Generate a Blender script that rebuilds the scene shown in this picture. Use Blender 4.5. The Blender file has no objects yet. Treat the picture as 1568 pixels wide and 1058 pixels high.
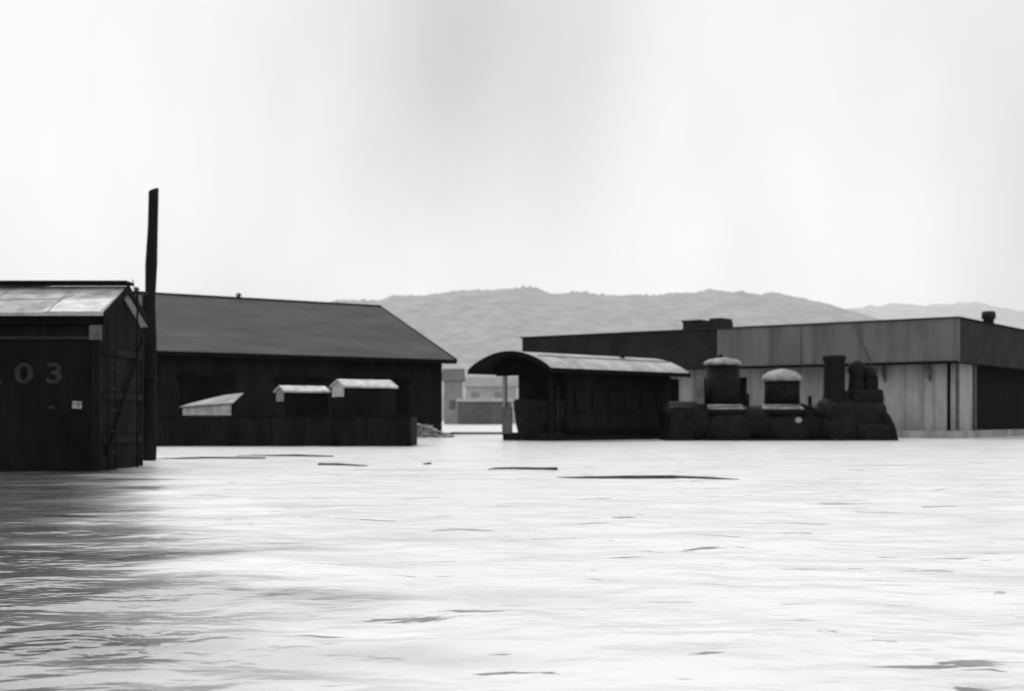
import bpy, math, random
import numpy as np
from mathutils import Vector, noise
random.seed(4); np.random.seed(4)
scene=bpy.context.scene
R=math.radians

# ---------------------------------------------------------------- materials
def mat(name, lo, hi, rough=.8, scale=1.5, stretch=(1,1,1), boards=0.0, board_axis='X', bump=.3, spec=.2, fine=12.0, bfac=.5):
    m=bpy.data.materials.new(name); m.use_nodes=True
    nt=m.node_tree; N=nt.nodes; L=nt.links
    b=N['Principled BSDF']
    b.inputs['Roughness'].default_value=rough
    b.inputs['Specular IOR Level'].default_value=spec
    tc=N.new('ShaderNodeTexCoord'); mp=N.new('ShaderNodeMapping')
    mp.inputs['Scale'].default_value=stretch
    L.new(tc.outputs['Object'],mp.inputs['Vector'])
    n1=N.new('ShaderNodeTexNoise'); n1.inputs['Scale'].default_value=scale; n1.inputs['Detail'].default_value=6
    n1.inputs['Roughness'].default_value=.65
    L.new(mp.outputs['Vector'],n1.inputs['Vector'])
    cr=N.new('ShaderNodeValToRGB')
    cr.color_ramp.elements[0].position=.32; cr.color_ramp.elements[1].position=.68
    cr.color_ramp.elements[0].color=(lo,lo,lo,1); cr.color_ramp.elements[1].color=(hi,hi,hi,1)
    L.new(n1.outputs['Fac'],cr.inputs['Fac'])
    n2=N.new('ShaderNodeTexNoise'); n2.inputs['Scale'].default_value=fine; n2.inputs['Detail'].default_value=4
    L.new(mp.outputs['Vector'],n2.inputs['Vector'])
    bp=N.new('ShaderNodeBump'); bp.inputs['Strength'].default_value=bump; bp.inputs['Distance'].default_value=.03
    col=cr.outputs['Color']; hgt=n2.outputs['Fac']
    if boards>0:
        w=N.new('ShaderNodeTexWave'); w.wave_type='BANDS'; w.bands_direction=board_axis; w.wave_profile='SAW'
        w.inputs['Scale'].default_value=boards; w.inputs['Distortion'].default_value=.15
        L.new(tc.outputs['Object'],w.inputs['Vector'])
        r2=N.new('ShaderNodeValToRGB'); r2.color_ramp.elements[0].color=(.35,.35,.35,1)
        r2.color_ramp.elements[1].position=.14; r2.color_ramp.elements[1].color=(1,1,1,1)
        L.new(w.outputs['Fac'],r2.inputs['Fac'])
        mx=N.new('ShaderNodeMixRGB'); mx.blend_type='MULTIPLY'; mx.inputs['Fac'].default_value=bfac
        L.new(col,mx.inputs['Color1']); L.new(r2.outputs['Color'],mx.inputs['Color2']); col=mx.outputs['Color']
        ad=N.new('ShaderNodeMath'); ad.operation='ADD'; L.new(hgt,ad.inputs[0]); L.new(r2.outputs['Color'],ad.inputs[1]); hgt=ad.outputs[0]
    L.new(hgt,bp.inputs['Height']); L.new(bp.outputs['Normal'],b.inputs['Normal'])
    L.new(col,b.inputs['Base Color'])
    return m

M={}
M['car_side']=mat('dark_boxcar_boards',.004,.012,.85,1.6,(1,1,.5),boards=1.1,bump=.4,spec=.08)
M['car_roof']=mat('weathered_light_roof',.20,.50,.8,1.8,(1,1,1),bump=.2)
M['patch']=mat('bright_roof_patch',.42,.66,.7,4,bump=.1)
M['grime']=mat('grey_trim',.05,.12,.8,3)
M['trim']=mat('dull_trim',.010,.024,.8,3)
M['letter']=mat('faded_lettering',.006,.05,.8,7)
M['iron']=mat('black_iron',.004,.013,.65,3,spec=.08)
M['ironlight']=mat('sooty_light_metal',.10,.32,.6,3,spec=.3)
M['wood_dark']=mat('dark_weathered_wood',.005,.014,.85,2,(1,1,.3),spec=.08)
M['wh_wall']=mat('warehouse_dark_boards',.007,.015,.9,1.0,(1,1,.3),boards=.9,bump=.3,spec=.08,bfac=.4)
M['wh_roof']=mat('warehouse_grey_roof',.054,.084,.9,.7,(.5,1.0,1),boards=.5,board_axis='Y',bump=.1,bfac=.12,spec=.1)
M['black']=mat('tar_black',.003,.008,.9,2,spec=.08)
M['white']=mat('whitewash',.28,.66,.7,3.5)
M['lightgrey']=mat('pale_corrugated_wall',.14,.34,.8,.7,(1,1,.3),boards=.22,bump=.3,bfac=.4)
M['fascia']=mat('grey_parapet_panels',.08,.15,.8,.8,(1,1,.25),boards=.13,bump=.2,bfac=.3)
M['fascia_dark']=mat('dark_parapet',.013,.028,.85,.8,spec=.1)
M['brick']=mat('sooty_brick',.012,.028,.9,2.5)
M['canopy']=mat('galvanised_arched_roof',.14,.42,.5,.9,(1,1,1),bump=.1,spec=.4)
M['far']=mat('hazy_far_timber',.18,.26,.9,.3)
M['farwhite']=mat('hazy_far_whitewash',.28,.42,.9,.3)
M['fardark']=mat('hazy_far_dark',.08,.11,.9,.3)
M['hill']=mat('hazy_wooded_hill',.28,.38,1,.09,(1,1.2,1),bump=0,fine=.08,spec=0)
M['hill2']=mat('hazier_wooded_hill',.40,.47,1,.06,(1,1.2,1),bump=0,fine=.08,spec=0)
M['plank']=mat('wet_plank',.02,.08,.5,3)

# ---------------------------------------------------------------- helpers
def group(name,loc=(0,0,0),rz=0):
    e=bpy.data.objects.new(name,None); scene.collection.objects.link(e)
    e.location=loc; e.rotation_euler=(0,0,rz); e.empty_display_size=.5
    return e
def mesh(name,v,f,m,parent=None,smooth=False,bevel=0,loc=(0,0,0),rot=(0,0,0)):
    me=bpy.data.meshes.new(name); me.from_pydata([tuple(p) for p in v],[],f); me.update()
    o=bpy.data.objects.new(name,me); scene.collection.objects.link(o)
    me.materials.append(m)
    if parent: o.parent=parent
    o.location=loc; o.rotation_euler=rot
    if smooth:
        for p in me.polygons: p.use_smooth=True
    if bevel:
        b=o.modifiers.new('bevel','BEVEL'); b.width=bevel; b.segments=2
    return o
def box(name,x0,x1,y0,y1,z0,z1,m,parent=None,bevel=.012,jit=0):
    v=[(x,y,z) for x in(x0,x1) for y in(y0,y1) for z in(z0,z1)]
    if jit: v=[(a+random.uniform(-jit,jit),b+random.uniform(-jit,jit),c+random.uniform(-jit,jit)) for a,b,c in v]
    f=[(0,1,3,2),(4,6,7,5),(0,4,5,1),(2,3,7,6),(0,2,6,4),(1,5,7,3)]
    return mesh(name,v,f,m,parent,bevel=bevel)
def prism(name,profile,a0,a1,axis,m,parent=None,bevel=0,smooth=False):
    n=len(profile); v=[]
    for a in(a0,a1):
        for p,q in profile:
            v.append((a,p,q) if axis=='x' else (p,a,q))
    f=[tuple(range(n))[::-1],tuple(range(n,2*n))]
    for i in range(n):
        j=(i+1)%n; f.append((i,j,n+j,n+i))
    return mesh(name,v,f,m,parent,bevel=bevel,smooth=smooth)
def lathe(name,prof,x,y,m,parent=None,seg=28,rot=(0,0,0),z=0):
    v=[];f=[]
    for r,h in prof:
        for k in range(seg):
            a=2*math.pi*k/seg; v.append((r*math.cos(a),r*math.sin(a),h))
    for i in range(len(prof)-1):
        for k in range(seg):
            k2=(k+1)%seg; f.append((i*seg+k,i*seg+k2,(i+1)*seg+k2,(i+1)*seg+k))
    f.append(tuple(range(seg))[::-1]); f.append(tuple((len(prof)-1)*seg+k for k in range(seg)))
    o=mesh(name,v,f,m,parent,loc=(x,y,z),rot=rot)
    for p in o.data.polygons: p.use_smooth=len(p.vertices)==4
    return o
def rod(name,p,q,r,m,parent=None,seg=10,r2=None):
    p=Vector(p);q=Vector(q);d=q-p
    r2=r if r2 is None else r2
    o=lathe(name,[(r,0),(r2,d.length)],0,0,m,parent,seg)
    o.location=p; o.rotation_mode='QUATERNION'; o.rotation_quaternion=d.to_track_quat('Z','Y')
    return o

# ---------------------------------------------------------------- boxcar (left foreground)
g=group('boxcar',(-7.71,23.9,0))
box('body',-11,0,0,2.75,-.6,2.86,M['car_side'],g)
prism('roof',[(-.12,2.90),(-.12,2.96),(1.37,3.60),(2.87,2.96),(2.87,2.90),(1.37,3.5)],-11.15,.12,'x',M['car_roof'],g)
prism('rake_trim',[(-.13,2.86),(-.13,2.975),(1.37,3.62),(2.88,2.975),(2.88,2.86),(1.37,3.46)],.123,.16,'x',M['black'],g)
box('eave_fascia',-11.1,.12,-.07,-.003,2.74,2.90,M['black'],g)
box('running_board',-11.2,.18,1.12,1.62,3.63,3.69,M['black'],g)
def slope(y): return 2.96+(y+.12)*(.64/1.49)+.012
for i in range(9):
    x=-10.7+i*1.22
    mesh('roof_seam_%d'%i,[(x,-.12,slope(-.12)+.002),(x+.03,-.12,slope(-.12)+.002),(x+.03,1.1,slope(1.1)+.002),(x,1.1,slope(1.1)+.002),(x+.015,-.12,slope(-.12)+.02),(x+.015,1.1,slope(1.1)+.02)],
     [(0,4,5,3),(4,1,2,5),(0,1,4),(3,5,2)],M['car_roof'],g)
mesh('roof_patch',[(-1.05,-.1,slope(-.1)),(.05,-.1,slope(-.1)),(.09,.62,slope(.62)),(-.85,.55,slope(.55))],[(0,1,2,3)],M['patch'],g)
mesh('roof_soot_patch',[(-3.2,.5,slope(.5)),(-.9,.62,slope(.62)),(-.75,.85,slope(.85)),(-3.0,.8,slope(.8))],[(0,1,2,3)],mat('soot_stain',.2,.5,.8,3),g)
box('belt_rail',-11,.02,-.035,-.003,2.46,2.53,M['trim'],g)
M_post=M['wood_dark']
box('corner_post',-.14,.025,-.03,.1,-.5,2.45,M['wood_dark'],g)
box('corner_bracket',-.17,.03,-.06,.1,2.455,2.735,M['grime'],g)
box('corner_post_far',-.1,.025,2.66,2.78,-.5,2.85,M_post,g)
prism('end_gable',[(0,2.861),(2.75,2.861),(1.37,3.44)],-.05,-.0,'x',M['car_side'],g)
for i,z in enumerate((.35,.75,1.15,1.55,1.95,2.35)):
    rod('side_grab_%d'%i,(-.62,-.09,z),(-.17,-.09,z),.011,M['iron'],g)
    rod('end_grab_%d'%i,(.09,.25,z),(.09,.7,z),.013,M['iron'],g)
rod('ladder_rail',(.09,.25,-.3),(.09,.25,2.8),.016,M['iron'],g)
rod('ladder_rail_2',(.09,.7,-.3),(.09,.7,2.8),.016,M['iron'],g)
rod('brake_staff',(.16,1.9,0),(.16,1.9,3.5),.02,M['iron'],g)
lathe('brake_wheel',[(.2,0),(.22,.02),(.2,.04)],.16,1.9,M['iron'],g,z=3.5)
for i in range(3):
    z=.5+i*.85; box('end_rib_%d'%i,.003,.05,.1,2.64,z,z+.14,M_post,g)
rod('end_brace',(.07,.2,.3),(.07,2.6,2.6),.035,M['wood_dark'],g)
box('door',-6.3,-4.2,-.06,-.003,-.3,2.45,M['car_side'],g)
rod('door_track',(-8.4,-.08,2.5),(-4.1,-.08,2.5),.03,M['iron'],g)
def text(s,x,z,size):
    c=bpy.data.curves.new('lettering_'+s,'FONT'); c.body=s; c.size=size; c.extrude=.002; c.offset=.012
    o=bpy.data.objects.new('lettering_'+s,c); scene.collection.objects.link(o); c.materials.append(M['letter'])
    o.parent=g; o.location=(x,-.007,z); o.rotation_euler=(R(90),0,0); o.scale=(1.4,1,1); c.align_x='CENTER'
for s,x in zip('71203',(-3.25,-2.65,-1.99,-1.40,-.83)): text(s,x,1.66,.52)
mesh('placard',[(-.50,-.02,1.18),(-.32,-.02,1.17),(-.31,-.02,1.31),(-.49,-.02,1.32)],[(0,1,2,3)],mat('soiled_card',.06,.4,.8,9),g)
mesh('waybill',[(-.93,-.02,1.17),(-.80,-.02,1.17),(-.80,-.02,1.22),(-.93,-.02,1.23)],[(0,1,2,3)],M['letter'],g)

# ---------------------------------------------------------------- pole
g=group('wooden_pole',(-8.5,30,0))
seg=14;v=[];f=[]
H=[-1,.6,1.8,2.8,3.7,4.6,5.5,6.1,6.34]
for i,h in enumerate(H):
    r=.145-.004*h+ (0.012*math.sin(h*3))
    cx=.012*h+.02*math.sin(h*1.3)
    if i==len(H)-1: r*=.96
    for k in range(seg):
        a=2*math.pi*k/seg; v.append((cx+r*math.cos(a)*(1+.06*math.sin(3*a+h)),r*math.sin(a),h+(0.05*math.cos(a) if i==len(H)-1 else 0)))
for i in range(len(H)-1):
    for k in range(seg):
        k2=(k+1)%seg; f.append((i*seg+k,i*seg+k2,(i+1)*seg+k2,(i+1)*seg+k))
f.append(tuple((len(H)-1)*seg+k for k in range(seg)))
mesh('shaft',v,f,M['wood_dark'],g,smooth=True)
rod('step_bolt',(.0,-.1,3.6),(-.22,-.12,3.62),.012,M['iron'],g)
rod('splice_stub',(-.14,-.06,-.8),(-.1,-.06,3.9),.07,M['wood_dark'],g,r2=.05)
rod('band',(.02,0,1.9),(.02,0,1.96),.16,M['iron'],g,seg=16)

# ---------------------------------------------------------------- warehouse
th=math.atan2(.569,.822)
g=group('warehouse',(-3.07,70,0),th)
Lw=34; W=17.2; ze=4.05; zr=7.73
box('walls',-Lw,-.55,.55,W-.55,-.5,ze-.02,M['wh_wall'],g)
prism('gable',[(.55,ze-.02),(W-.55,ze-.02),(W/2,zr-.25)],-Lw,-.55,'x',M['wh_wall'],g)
prism('roof',[(0,ze),(0,ze+.14),(W/2,zr),(W,ze+.14),(W,ze),(W/2,zr-.16)],-Lw-.5,0,'x',M['wh_roof'],g)
box('fascia_board',-Lw-.5,.02,-.06,-.003,ze-.1,ze+.12,M['black'],g)
box('ridge_cap',-Lw-.5,.05,W/2-.12,W/2+.12,zr-.03,zr+.06,M['black'],g)
prism('rake_board',[(-.05,ze-.02),(-.05,ze+.17),(W/2,zr+.04),(W/2,zr-.16)],.003,.06,'x',M['black'],g)
for i,x in enumerate((-4,-9,-14,-19,-25)):
    box('door_%d'%i,x-1.3,x+1.3,.46,.547,0,2.9,M['black'],g)
    box('lintel_%d'%i,x-1.5,x+1.5,.42,.54,2.905,3.05,M['black'],g)
for i,x in enumerate((-8.4,-14.2)):
    lathe('roof_vent_%d'%i,[(.12,-.2),(.12,.15),(.2,.17),(.05,.3)],x-.6,W/2,M['fardark'],g,z=zr,seg=10)
rod('roof_rod',(-14.9,W/2,zr),(-15.0,W/2,zr+.7),.03,M['far'],g)

# ---------------------------------------------------------------- gondola car along the warehouse
g=group('gondola_car',(-3.54,45,0))
box('side_near',-15,0,0,.1,-.5,1.05,M['wood_dark'],g)
box('side_far',-15,0,2.7,2.8,-.5,1.05,M['wood_dark'],g)
box('end_board',-.1,-.003,.103,2.697,-.5,1.03,M['wood_dark'],g)
box('floor',-15,-.1,.103,2.697,-.4,.2,M['black'],g)
for i in range(13): box('stake_%d'%i,-.35-i*1.18,-.22-i*1.18,-.05,-.003,-.5,1.0,M['wood_dark'],g)
box('top_rail',-15,.05,-.04,.14,1.053,1.10,M['black'],g)
box('coal_load',-14.8,-.5,.3,2.6,.2,1.0,M['black'],g,jit=.1)

def shed(loc,L,w,zev,zri,rz,roofm,gm):
    g=group('small_shed',loc,rz)
    box('walls',0,L,0,w,-.5,zev,M['wh_wall'],g)
    prism('gable',[(0,zev),(w,zev),(w/2,zri-.04)],.0,L,'x',gm,g)
    prism('roof',[(-.08,zev-.05),(-.08,zev+.02),(w/2,zri+.02),(w+.12,zev+.02),(w+.12,zev-.05),(w/2,zri-.04)],-.06,L+.06,'x',roofm,g)
    mesh('lit_end_panel',[(-.015,.08,zev-.38),(-.015,w-.05,zev-.38),(-.015,w-.05,zev-.01),(-.015,w/2,zri-.05),(-.015,.08,zev-.01)],[(0,4,3,2,1)],gm,g)  # pale panel puts sunlight on this end into its colour
    box('door',.5,1.1,-.03,-.003,0,zev-.35,M['wood_dark'],g)
    return g
shed((-8.42,47.5,0),1.75,.85,2.0,2.2,R(33),M['white'],M['lightgrey'])
shed((-6.15,47.2,0),2.1,1.15,2.17,2.43,R(33),M['white'],M['white'])
g=group('lean_to_shed',(-12.4,48.2,0),0)
box('walls',0.05,1.75,.03,1.6,-.5,1.12,M['wood_dark'],g)
mesh('white_front',[(0,0,1.02),(1.82,0,1.02),(1.82,0,1.55),(.0,0,1.42)],[(0,1,2,3)],M['white'],g)
mesh('roof',[(-.1,-.06,1.43),(1.92,-.06,1.58),(1.95,1.7,1.98),(1.2,1.7,1.9),(-.05,1.7,1.6),(-.1,-.06,1.39),(1.92,-.06,1.54)],[(0,1,2,3,4),(5,6,1,0)],M['lightgrey'],g)

# debris
g=group('flood_debris',(-4.6,66,0))
for i in range(44):
    x=random.uniform(-1.2,1.4); L=random.uniform(.3,1.1); a=random.uniform(-.5,.5)
    o=box('plank_%d'%i,-L/2,L/2,-.08,.08,-.03,.03,random.choice([M['white'],M['far'],M['far'],M['plank']]),g)
    o.location=(x,random.uniform(-1,1),random.uniform(0,.5)*(1.4-abs(x))+.03); o.rotation_euler=(random.uniform(-.4,.4),a*.7,random.uniform(0,3))
lathe('barrel',[(.22,-.4),(.28,0),(.22,.4)],-.6,-.3,M['far'],g,z=.3,rot=(R(90),0,R(60)))

# ---------------------------------------------------------------- arched-roof railway car
g=group('railway_car',(1.63,54,0),R(45))
Lc=9.6; Wc=5.05; z0=3.13; rise=.78
out=[];inn=[]
for k in range(25):
    t=k/24; y=Wc*t; s=math.sin(math.pi*t)**.8
    out.append((y,z0+rise*s)); inn.append((y*.97+.075,z0-.1+(rise-.0)*s))
prism('arched_roof',out+inn[::-1],0,Lc,'x',M['canopy'],g)
lin=[(y,z-.012) for y,z in inn]; lin2=[(y,z-.05) for y,z in lin]
prism('arch_shade_lining',lin+lin2[::-1],.01,Lc-.01,'x',M['black'],g)  # added black lining, paints the shade under the arched roof
rim=[(y,z+.012) for y,z in out]; rim2=[(y,z-.2) for y,z in out]
prism('arch_rim',rim+rim2[::-1],-.07,-.003,'x',M['black'],g)
prism('arch_shade_panel',[(y,z-.08) for y,z in inn[2:-2]]+[(4.3,z0-.25),(.7,z0-.25)],1.0,1.08,'x',M['black'],g)  # added black panel, continues the painted shade inside the arch
box('eave_rail',-.05,Lc+.05,-.06,-.003,z0-.2,z0-.01,M['black'],g)
rod('roof_batten',(0.3,1.05,z0+.56),(Lc-.2,1.05,z0+.56),.02,M['grime'],g)
box('body',1.9,9.2,.8,3.8,-.5,z0-.06,M['wh_wall'],g)
box('platform',.9,1.897,.8,3.8,-.5,.35,M['iron'],g)
for i,(x,y) in enumerate(((.95,.85),(.95,3.7))):
    box('post_%d'%i,x,x+.16,y,y+.16,.353,z0-.25,M['wood_dark'] if i==0 else M['lightgrey'],g)
box('dash_board',.86,.93,3.2,3.8,.3,1.5,M['grime'],g)
lathe('bunker',[(.9,-.5),(1.1,.1),(1.25,.7),(1.34,1.4),(1.36,1.75),(1.2,1.85)],1.9,2.2,M['iron'],g)
for i in range(6):
    x=2.35+i*1.15
    box('window_frame_%d'%i,x,x+.8,.75,.797,1.25,2.25,M['wood_dark'],g)
    box('window_pane_%d'%i,x+.08,x+.72,.735,.747,1.33,2.17,M['wh_wall'],g)
box('window_light',8.45,8.75,.72,.797,.8,1.5,M['trim'],g)
box('side_sill',1.9,9.25,.72,.797,.3,.5,M['black'],g)
rod('handrail',(1.2,.7,.3),(1.2,.7,2.4),.03,M['trim'],g)
lathe('roof_ventilator',[(.1,-.1),(.1,.1),(.18,.12),(.06,.2)],6.6,1.6,M['iron'],g,z=z0+.66,seg=12)

# ---------------------------------------------------------------- steam locomotive
g=group('steam_locomotive',(7.0,57.2,0),R(4))
def hcyl(name,x0,x1,y,z,r,m,seg=36):
    return lathe(name,[(r*.75,0),(r*.93,.05),(r,.16),(r,x1-x0-.16),(r*.93,x1-x0-.05),(r*.75,x1-x0)],x0,y,m,g,seg=seg,rot=(0,R(90),0),z=z)
hcyl('boiler',1.2,8.0,0,.55,.95,M['iron'])
hcyl('smokebox',6.9,9.7,0,.7,1.2,M['iron'])
hcyl('smokebox_door',9.6,9.85,0,.75,.75,M['iron'])
for i,x in enumerate((4.0,6.3)): hcyl('boiler_band_%d'%i,x,x+.4,0,.55,.97,M['iron'])
hcyl('firebox',-.1,1.7,0,.7,1.05,M['iron'])
box('cab_side',-.2,.95,-1.1,1.2,-.4,1.55,M['iron'],g,bevel=.25)
box('cab_post',1.2,1.5,-.5,-.2,1.2,2.85,M['grime'],g)
box('running_board',1.5,9.8,-1.35,1.35,-.1,.08,M['iron'],g)
def dome(x,r,zt,cap,nm):
 lathe(nm+'_flare',[(r*1.42,1.15),(r*1.38,1.35),(r*1.12,1.55),(r*1.0,1.62)],x,0,M['iron'],g)
 lathe(nm+'_flare_ring',[(r*1.32,1.38),(r*1.3,1.46),(r*1.08,1.6)],x,-.06,M['ironlight'],g)
 lathe(nm+'_body',[(r,1.603),(r*.97,2.2),(r*.99,zt-cap)],x,0,M['iron'],g)
 lathe(nm+'_cap',[(r*1.02,zt-cap+.003),(r*1.16,zt-cap+.07),(r*1.08,zt-cap*.6),(r*.8,zt-cap*.25),(r*.4,zt-.04),(r*.1,zt)],x,0,M['ironlight'],g)
dome(2.45,.76,3.72,.36,'steam_dome')
dome(5.15,.80,3.2,.55,'sand_dome')
lathe('dome_valve',[(.14,0),(.14,.1),(.05,.2)],2.35,0,M['iron'],g,z=3.66)
lathe('smokestack',[(.62,1.6),(.52,1.85),(.48,2.2),(.46,3.5),(.52,3.62),(.54,3.8),(.4,3.82)],7.55,0,M['iron'],g)
lathe('bell_stand',[(.42,1.7),(.4,2.3),(.34,2.9),(.42,3.15),(.34,3.45),(.1,3.6)],8.6,0,M['iron'],g)
lathe('bell',[(.36,0),(.3,.15),(.2,.4),(.05,.5)],9.15,-.1,M['iron'],g,z=2.85)
box('headlight',8.9,9.5,-.36,.36,2.2,2.95,M['iron'],g,bevel=.12)
box('headlight_bracket',8.2,9.65,-.6,.6,1.6,2.3,M['iron'],g,bevel=.14)
lathe('headlight_lens',[(.22,0),(.22,.06),(.16,.09)],9.5,0,M['ironlight'],g,rot=(0,R(90),0),z=2.5)
rod('flag_staff',(9.4,-.2,2.9),(9.45,-.2,3.4),.03,M['iron'],g)
lathe('marker_lamp',[(.1,0),(.14,.05),(.14,.25),(.06,.34)],9.75,-.5,M['ironlight'],g,z=1.75,seg=12)
def ball(nm,x,y,z,r,m,sy=1,sx=1):
    o=lathe(nm,[(r*math.cos(a),r*math.sin(a)) for a in [R(-88+176*k/14) for k in range(15)]],x,y,m,g,z=z); o.scale=(sx,sy,1)
ball('firebox_shoulder',2.5,-.35,.3,1.12,M['iron'],1,1.1)
ball('boiler_shoulder',5.2,-.4,.3,1.08,M['iron'],1,1.05)
ball('steam_chest_shoulder',7.6,-.4,.3,1.1,M['iron'],1,1.1)
ball('boiler_highlight',5.5,-1.35,.9,.13,M['ironlight'],.8,1.2)  # added pale ball standing in for a highlight on the boiler
box('cylinder_block',8.1,9.6,-1.5,-.9,-.4,.75,M['iron'],g,bevel=.2)
prism('pilot',[(9.65,1.2),(9.95,.6),(10.15,-.3),(9.4,-.3),(9.3,1.2)],-1.2,1.2,'y',M['iron'],g,bevel=.04)
rod('handrail',(1.6,-1.0,1.5),(9.5,-1.1,1.6),.02,M['trim'],g)
rod('steam_pipe',(5.8,-.7,1.6),(7.9,-1.15,.7),.08,M['iron'],g)
rod('whistle',(3.6,0,1.4),(3.6,0,2.1),.06,M['iron'],g)
rod('turret_pipe',(6.4,-.1,1.4),(6.4,-.1,2.0),.09,M['iron'],g)

# ---------------------------------------------------------------- engine shed
g=group('engine_shed',(21.6,62,0),math.atan2(15.7,-21))
L2=26.2
zt=5.84; zb=3.72
box('parapet_front',0,13,-.3,0,zb,zt,M['fascia'],g)
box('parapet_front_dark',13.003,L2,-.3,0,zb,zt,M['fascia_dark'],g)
box('coping',-.08,L2+.1,-.38,.07,zt+.003,zt+.08,M['trim'],g)
box('parapet_side',0,.3,-22,-.303,zb,zt,M['fascia_dark'],g)  # darker colour stands for the shadow on this side face
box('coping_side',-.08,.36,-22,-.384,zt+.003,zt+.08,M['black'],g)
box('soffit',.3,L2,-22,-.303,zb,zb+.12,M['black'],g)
box('drip_board',-.04,13,.003,.05,zb-.08,zb+.06,M['black'],g)
box('roof_deck',.3,L2,-22,-.303,zt-.5,zt-.35,M['grime'],g)
box('wall_front',.9,L2,-1.2,-.95,-.5,zb-.003,M['lightgrey'],g)
box('wall_side',.5,.75,-4.3,-1.203,-.5,zb-.003,M['lightgrey'],g)
box('side_opening_dark',.9,1.1,-22,-4.303,-.5,zb-.003,M['black'],g)  # black sheet painting the shade inside the side opening
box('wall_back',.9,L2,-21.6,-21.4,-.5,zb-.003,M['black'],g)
for i in range(6):
    x=2.0+i*4.3
    box('pilaster_%d'%i,x,x+.16,-.945,-.85,-.4,zb-.01,M['far'],g)
for i,x in enumerate((1.6,3.9)):
    prism('knee_brace_%d'%i,[(-.945,zb-.9),(-.945,zb-.02),(-.1,zb-.02)],x,x+.12,'x',M['grime'],g)
for i in range(3): box('door_%d'%i,11.7+i*4.2,14.6+i*4.2,-.93,-.86,0,3.2,M['black'],g)
for i in range(2): box('side_post_%d'%i,.35,.48,-1.4-i*2.7,-1.2-i*2.7,-.4,zb-.01,M['grime'],g)
box('plinth',.25,9,-23,-.3,-.5,.36,M['lightgrey'],g)
box('chimney_block',13.0,15.4,-1.9,-.45,4.6,6.35,M['brick'],g,bevel=.03)
box('chimney_cap',13.0,13.75,-1.8,-.5,6.353,6.5,M['brick'],g)
box('chimney_cap_2',14.2,15.45,-1.95,-.4,6.353,6.45,M['brick'],g)
lathe('flue',[(.28,4.8),(.28,6.4),(.38,6.45),(.36,6.8),(.25,6.85)],1.25,-9.2,M['brick'],g)
for i,x in enumerate((5.2,8.1)):
    rod('drain_pipe_%d'%i,(x,.06,zt-.1),(x-.9+i*.9,.06,zb),.03,M['grime'],g)

# ---------------------------------------------------------------- distant things in the gap
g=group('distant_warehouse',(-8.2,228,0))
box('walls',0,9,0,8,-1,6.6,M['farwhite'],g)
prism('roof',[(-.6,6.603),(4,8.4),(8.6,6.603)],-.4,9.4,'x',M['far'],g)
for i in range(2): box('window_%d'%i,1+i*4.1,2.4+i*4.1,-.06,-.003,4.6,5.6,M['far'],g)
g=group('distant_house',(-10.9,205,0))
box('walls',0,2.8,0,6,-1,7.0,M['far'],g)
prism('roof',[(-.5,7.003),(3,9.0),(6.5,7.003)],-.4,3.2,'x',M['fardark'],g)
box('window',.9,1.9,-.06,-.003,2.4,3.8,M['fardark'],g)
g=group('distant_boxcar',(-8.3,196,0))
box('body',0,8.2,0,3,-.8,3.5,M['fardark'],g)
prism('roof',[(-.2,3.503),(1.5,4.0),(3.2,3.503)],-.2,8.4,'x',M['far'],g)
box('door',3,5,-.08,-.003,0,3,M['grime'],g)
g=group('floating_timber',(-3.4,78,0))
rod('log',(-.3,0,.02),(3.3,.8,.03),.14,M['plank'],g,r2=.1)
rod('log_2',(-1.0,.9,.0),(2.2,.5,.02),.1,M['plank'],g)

def drift(loc,pts,rs):
    g=group('driftwood',loc)
    for i in range(len(pts)-1): rod('branch_%d'%i,pts[i],pts[i+1],rs[i],M['plank'],g,r2=rs[i+1])
drift((.75,21.3,0),[(0,0,.01),(.6,-.15,.02),(1.2,-.05,.025),(1.9,-.1,.02),(2.6,-.3,.01),(2.95,-.45,.0)],(.01,.018,.024,.035,.018,.006))
drift((1.4,20.9,0),[(0,0,.01),(.6,.1,.02),(1.3,.0,.01)],(.01,.018,.008))
drift((-.45,24.6,0),[(0,-.1,.01),(.12,.3,.02),(.5,.25,.03),(.9,.1,.02),(1.3,-.2,.02)],(.014,.018,.02,.03,.045))
drift((-4.1,27,0),[(0,.2,.01),(.5,-.1,.02),(1.1,-.5,.01)],(.04,.03,.014))
drift((-5.6,33,0),[(-1.6,.5,.0),(0,.3,.02),(1.0,0,.01)],(.02,.04,.02))
drift((-7.0,31.5,0),[(-1.9,-.4,.0),(-.6,0,.02),(.9,.2,.01)],(.01,.03,.02))
drift((-1.9,27.5,0),[(0,0,.0),(.15,.1,.03)],(.03,.02))

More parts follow.
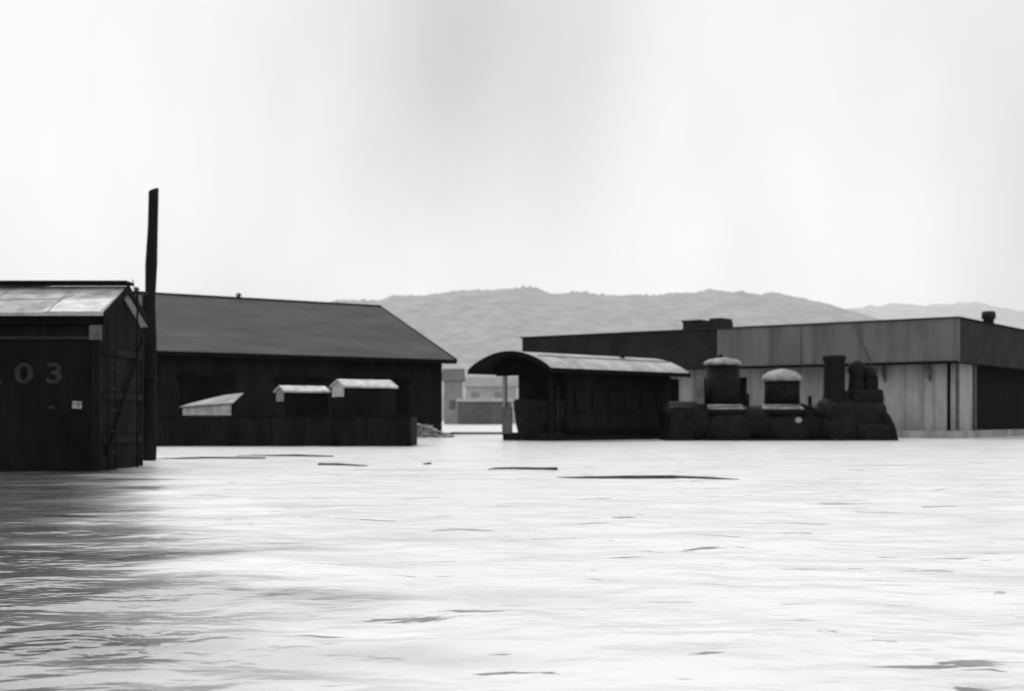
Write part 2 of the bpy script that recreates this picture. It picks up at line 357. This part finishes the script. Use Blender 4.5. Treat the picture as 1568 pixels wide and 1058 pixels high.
# ---------------------------------------------------------------- hills
def hills(name,prof,Y,depth,m,amp,lump=0):
    xs=np.array([p[0] for p in prof]); zs=np.array([p[1] for p in prof])
    nx=1100; ny=26
    X=np.linspace(xs[0],xs[-1],nx); Z=np.interp(X,xs,zs)
    k=np.ones(45)/45; Z=np.convolve(np.pad(Z,22,mode='edge'),k,'valid')
    v=[];f=[]
    for j in range(ny):
        t=j/(ny-1); y=Y-depth+depth*1.25*t
        crest=max(0,1-abs(t-.8)/.16)
        for i in range(nx):
            h=math.sin(min(t*1.25,1)*math.pi/2)**1.1 if t<=.8 else math.cos((t-.8)/.2*1.2)
            n=noise.fractal(Vector((X[i]*.02,y*.012,Y)),1,2.1,2)*amp
            tr=(.7+noise.noise(Vector((X[i]*.07,2.5,2)))*1.3)*lump+abs(noise.noise(Vector((X[i]*.2,y*.3,7))))*lump*1.1+noise.noise(Vector((X[i]*.6,y,1)))*lump*.35
            z=-6+(Z[i]+6)*h+n*min(1,h*2)+tr*crest
            v.append((X[i],y,z))
    for j in range(ny-1):
        for i in range(nx-1):
            a=j*nx+i; f.append((a,a+1,a+nx+1,a+nx))
    return mesh(name,v,f,m,None,smooth=True)
def H1(px,py,k=.459): return ((px-784)*k,1+(640-py)*k)
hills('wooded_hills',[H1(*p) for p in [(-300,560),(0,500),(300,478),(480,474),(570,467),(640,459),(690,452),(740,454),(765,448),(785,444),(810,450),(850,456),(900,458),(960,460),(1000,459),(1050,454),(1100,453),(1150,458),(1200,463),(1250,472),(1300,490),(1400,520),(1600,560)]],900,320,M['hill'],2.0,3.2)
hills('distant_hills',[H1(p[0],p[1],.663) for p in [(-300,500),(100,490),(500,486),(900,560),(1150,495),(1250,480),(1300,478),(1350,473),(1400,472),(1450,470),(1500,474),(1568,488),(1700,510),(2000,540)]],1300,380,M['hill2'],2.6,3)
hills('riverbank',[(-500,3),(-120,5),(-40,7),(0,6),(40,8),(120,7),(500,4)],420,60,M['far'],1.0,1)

# ---------------------------------------------------------------- water
ys=[1.0]
while ys[-1]<110: ys.append(ys[-1]+max(.03,ys[-1]*.0065))
while ys[-1]<5000: ys.append(ys[-1]*1.12)
ys=np.array([-400,-60,-10,-2,0]+ys)
xp=[0.0]
while xp[-1]<9: xp.append(xp[-1]+.065)
while xp[-1]<60: xp.append(xp[-1]*1.012)
while xp[-1]<4000: xp.append(xp[-1]*1.2)
xp=np.array(xp); xs=np.concatenate([-xp[:0:-1],xp])
X,Y=np.meshgrid(xs,ys)
Z=np.zeros_like(X)
rng=np.random.RandomState(7)
for i in range(44):
    lam=math.exp(rng.uniform(math.log(.30),math.log(2.0)))
    a=rng.normal(math.pi/2+.12,.85)
    kx,ky=math.cos(a)*2*math.pi/lam,math.sin(a)*2*math.pi/lam
    A=.0030*lam
    ph=rng.uniform(0,6.28)
    fade=np.clip(1.4-np.maximum(np.abs(Y),1)*.0065*5/lam,0,1)*np.clip(1.3-np.maximum(np.abs(X)-9,0)*.15/lam,0,1)
    env=.5+.9*np.sin(X*rng.uniform(.2,1.1)+rng.uniform(0,6))*np.sin(Y*rng.uniform(.1,.7)+rng.uniform(0,6))
    s=np.sin(kx*X+ky*Y+ph+1.2*np.sin(1.3*X+ph))
    Z+=A*fade*env*(s+.3*np.abs(s))
wave_gain=np.clip((X+.34*Y+.4)/2.4,0,1)
Z*=.60+.40*wave_gain
Z[np.abs(Y)>130]=0
nr,nc=X.shape
co=np.stack([X,Y,Z],-1).reshape(-1,3).astype(np.float32)
idx=np.arange(nr*nc).reshape(nr,nc)
q=np.stack([idx[:-1,:-1],idx[:-1,1:],idx[1:,1:],idx[1:,:-1]],-1).reshape(-1)
me=bpy.data.meshes.new('flood_water')
me.vertices.add(nr*nc); me.vertices.foreach_set('co',co.ravel())
nq=len(q)//4
me.loops.add(len(q)); me.loops.foreach_set('vertex_index',q.astype(np.int32))
me.polygons.add(nq); me.polygons.foreach_set('loop_start',np.arange(0,len(q),4,dtype=np.int32))
try: me.polygons.foreach_set('loop_total',np.full(nq,4,dtype=np.int32))
except Exception: pass
me.update(calc_edges=True); me.validate()
me.polygons.foreach_set('use_smooth',np.ones(len(me.polygons),dtype=bool))
wo=bpy.data.objects.new('flood_water',me); scene.collection.objects.link(wo)
m=bpy.data.materials.new('silty_water'); m.use_nodes=True; nt=m.node_tree;N=nt.nodes;L=nt.links
b=N['Principled BSDF']; b.inputs['IOR'].default_value=1.5
tc=N.new('ShaderNodeTexCoord')
def nz(sx,sy,sc,det,rot=0,dist=0,rg=.5):
    mp=N.new('ShaderNodeMapping'); mp.inputs['Scale'].default_value=(sx,sy,1); mp.inputs['Rotation'].default_value=(0,0,rot); L.new(tc.outputs['Object'],mp.inputs['Vector'])
    n=N.new('ShaderNodeTexNoise'); n.inputs['Scale'].default_value=sc; n.inputs['Detail'].default_value=det; n.inputs['Distortion'].default_value=dist; n.inputs['Roughness'].default_value=rg
    L.new(mp.outputs['Vector'],n.inputs['Vector']); return n
def mth(op,a,bb):
    q=N.new('ShaderNodeMath'); q.operation=op
    for i,s in enumerate((a,bb)):
        if isinstance(s,(int,float)): q.inputs[i].default_value=s
        else: L.new(s,q.inputs[i])
    return q.outputs[0]
def mrange(src,a,bb,c,d,sm=True):
    q=N.new('ShaderNodeMapRange'); q.interpolation_type='SMOOTHSTEP' if sm else 'LINEAR'
    for k,val in zip(('From Min','From Max','To Min','To Max'),(a,bb,c,d)): q.inputs[k].default_value=val
    L.new(src,q.inputs['Value']); return q.outputs['Result']
a=nz(.65,1,1.1,4); c=nz(.65,1,3.6,4); e=nz(.35,.8,1.0,7)
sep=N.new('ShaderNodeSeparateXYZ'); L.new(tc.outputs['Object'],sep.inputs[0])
# calmer water before the boxcar, colour darkened to deepen its reflection; rougher, paler elsewhere
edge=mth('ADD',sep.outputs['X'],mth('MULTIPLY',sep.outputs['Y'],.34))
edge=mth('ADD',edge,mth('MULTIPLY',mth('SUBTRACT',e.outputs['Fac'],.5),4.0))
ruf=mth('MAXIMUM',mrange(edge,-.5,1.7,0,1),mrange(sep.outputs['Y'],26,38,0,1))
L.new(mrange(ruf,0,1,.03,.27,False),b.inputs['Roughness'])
b1=N.new('ShaderNodeBump'); b1.inputs['Strength'].default_value=1; L.new(mrange(ruf,0,1,.065,.14,False),b1.inputs['Distance']); L.new(a.outputs['Fac'],b1.inputs['Height'])
b2=N.new('ShaderNodeBump'); b2.inputs['Strength'].default_value=1; L.new(mrange(ruf,0,1,.014,.030,False),b2.inputs['Distance']); L.new(c.outputs['Fac'],b2.inputs['Height']); L.new(b1.outputs['Normal'],b2.inputs['Normal'])
L.new(b2.outputs['Normal'],b.inputs['Normal'])
silt_and_shade=mrange(e.outputs['Fac'],.3,.5,.54,.66)
# thin dark ripple lines painted into the water's base colour
s1=nz(.5,1.7,2.2,7,.14,.6,.6); s2=nz(.3,.6,.5,3)
line=mrange(s1.outputs['Fac'],.34,.385,1,0)
patch=mrange(s2.outputs['Fac'],.40,.54,.15,1)
ripple_dark=mth('MULTIPLY',mth('MULTIPLY',line,patch),.85)
silt_and_shade=mth('MULTIPLY',silt_and_shade,mth('SUBTRACT',1,ripple_dark))
silt_and_shade=mth('MULTIPLY',silt_and_shade,mrange(ruf,0,1,.25,1,False))  # paints extra darkness for the boxcar reflection into the base colour
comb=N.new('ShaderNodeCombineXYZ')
for i in range(3): L.new(silt_and_shade,comb.inputs[i])
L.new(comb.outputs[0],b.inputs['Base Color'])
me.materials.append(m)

# ---------------------------------------------------------------- world, sun, camera
w=bpy.data.worlds.new('World'); scene.world=w; w.use_nodes=True; nt=w.node_tree; N=nt.nodes; L=nt.links
bg=N['Background']; bg.inputs['Strength'].default_value=.1
sky=N.new('ShaderNodeTexSky'); sky.sky_type='NISHITA'; sky.sun_disc=False
el=R(48); az=R(-35)
sky.sun_elevation=el; sky.sun_rotation=az; sky.dust_density=6; sky.air_density=1.5
hs=N.new('ShaderNodeHueSaturation'); hs.inputs['Saturation'].default_value=0; L.new(sky.outputs['Color'],hs.inputs['Color'])
tc=N.new('ShaderNodeTexCoord')
def wn(scale,sx,sy,sz,loc,det):
    mp=N.new('ShaderNodeMapping'); mp.inputs['Scale'].default_value=(sx,sy,sz); mp.inputs['Location'].default_value=loc
    L.new(tc.outputs['Generated'],mp.inputs['Vector'])
    n=N.new('ShaderNodeTexNoise'); n.inputs['Scale'].default_value=scale; n.inputs['Detail'].default_value=det; n.inputs['Roughness'].default_value=.45
    L.new(mp.outputs['Vector'],n.inputs['Vector']); return n
n=wn(3.0,1,1,.6,(.35,.2,.1),4)
st=wn(8.0,1,1,.3,(.1,.6,.3),5)
cr=N.new('ShaderNodeMapRange'); cr.inputs['From Min'].default_value=.35; cr.inputs['From Max'].default_value=.65
cr.inputs['To Min'].default_value=8.6; cr.inputs['To Max'].default_value=10.8
L.new(n.outputs['Fac'],cr.inputs['Value'])
base=mth('ADD',cr.outputs['Result'],mth('MULTIPLY',mth('SUBTRACT',st.outputs['Fac'],.5),2.4))
def cloudbank(c,r,val):
    vd=N.new('ShaderNodeVectorMath'); vd.operation='DISTANCE'; L.new(tc.outputs['Generated'],vd.inputs[0]); vd.inputs[1].default_value=c
    dm=N.new('ShaderNodeMapRange'); dm.interpolation_type='SMOOTHSTEP'; dm.inputs['From Min'].default_value=.02; dm.inputs['From Max'].default_value=r
    dm.inputs['To Min'].default_value=val; dm.inputs['To Max'].default_value=0; L.new(vd.outputs['Value'],dm.inputs['Value'])
    return dm.outputs['Result']
tot=mth('ADD',base,cloudbank((-.03,.945,.33),.28,-2.6))
tot=mth('ADD',tot,cloudbank((.42,.88,.20),.14,-.9))
sp=N.new('ShaderNodeSeparateXYZ'); L.new(tc.outputs['Generated'],sp.inputs[0])
zz=N.new('ShaderNodeMapRange'); zz.interpolation_type='SMOOTHSTEP'; zz.inputs['From Min'].default_value=.33; zz.inputs['From Max'].default_value=.75
zz.inputs['To Min'].default_value=0; zz.inputs['To Max'].default_value=5.5; L.new(sp.outputs['Z'],zz.inputs['Value'])
tot=mth('ADD',tot,zz.outputs['Result'])
mx=N.new('ShaderNodeMixRGB'); mx.inputs['Fac'].default_value=.8
L.new(hs.outputs['Color'],mx.inputs['Color1']); L.new(tot,mx.inputs['Color2'])
L.new(mx.outputs['Color'],bg.inputs['Color'])

sl=bpy.data.lights.new('sun','SUN'); sl.energy=1.0; sl.angle=R(12); sl.color=(1,1,1)
so=bpy.data.objects.new('sun',sl); scene.collection.objects.link(so)
d=Vector((math.sin(az)*math.cos(el),math.cos(az)*math.cos(el),math.sin(el)))
so.rotation_euler=d.to_track_quat('Z','Y').to_euler(); so.location=(0,0,60)

cam=bpy.data.cameras.new('camera'); co_=bpy.data.objects.new('camera',cam); scene.collection.objects.link(co_)
co_.location=(0,0,1.0); co_.rotation_euler=(R(90),0,0)
cam.lens=45; cam.sensor_width=36; cam.shift_y=.0708; cam.clip_end=9000; cam.clip_start=.1
cam.dof.use_dof=True; cam.dof.focus_distance=7.5; cam.dof.aperture_fstop=2.7
scene.camera=co_
scene.view_settings.view_transform='Standard'; scene.view_settings.look='None'; scene.view_settings.exposure=0
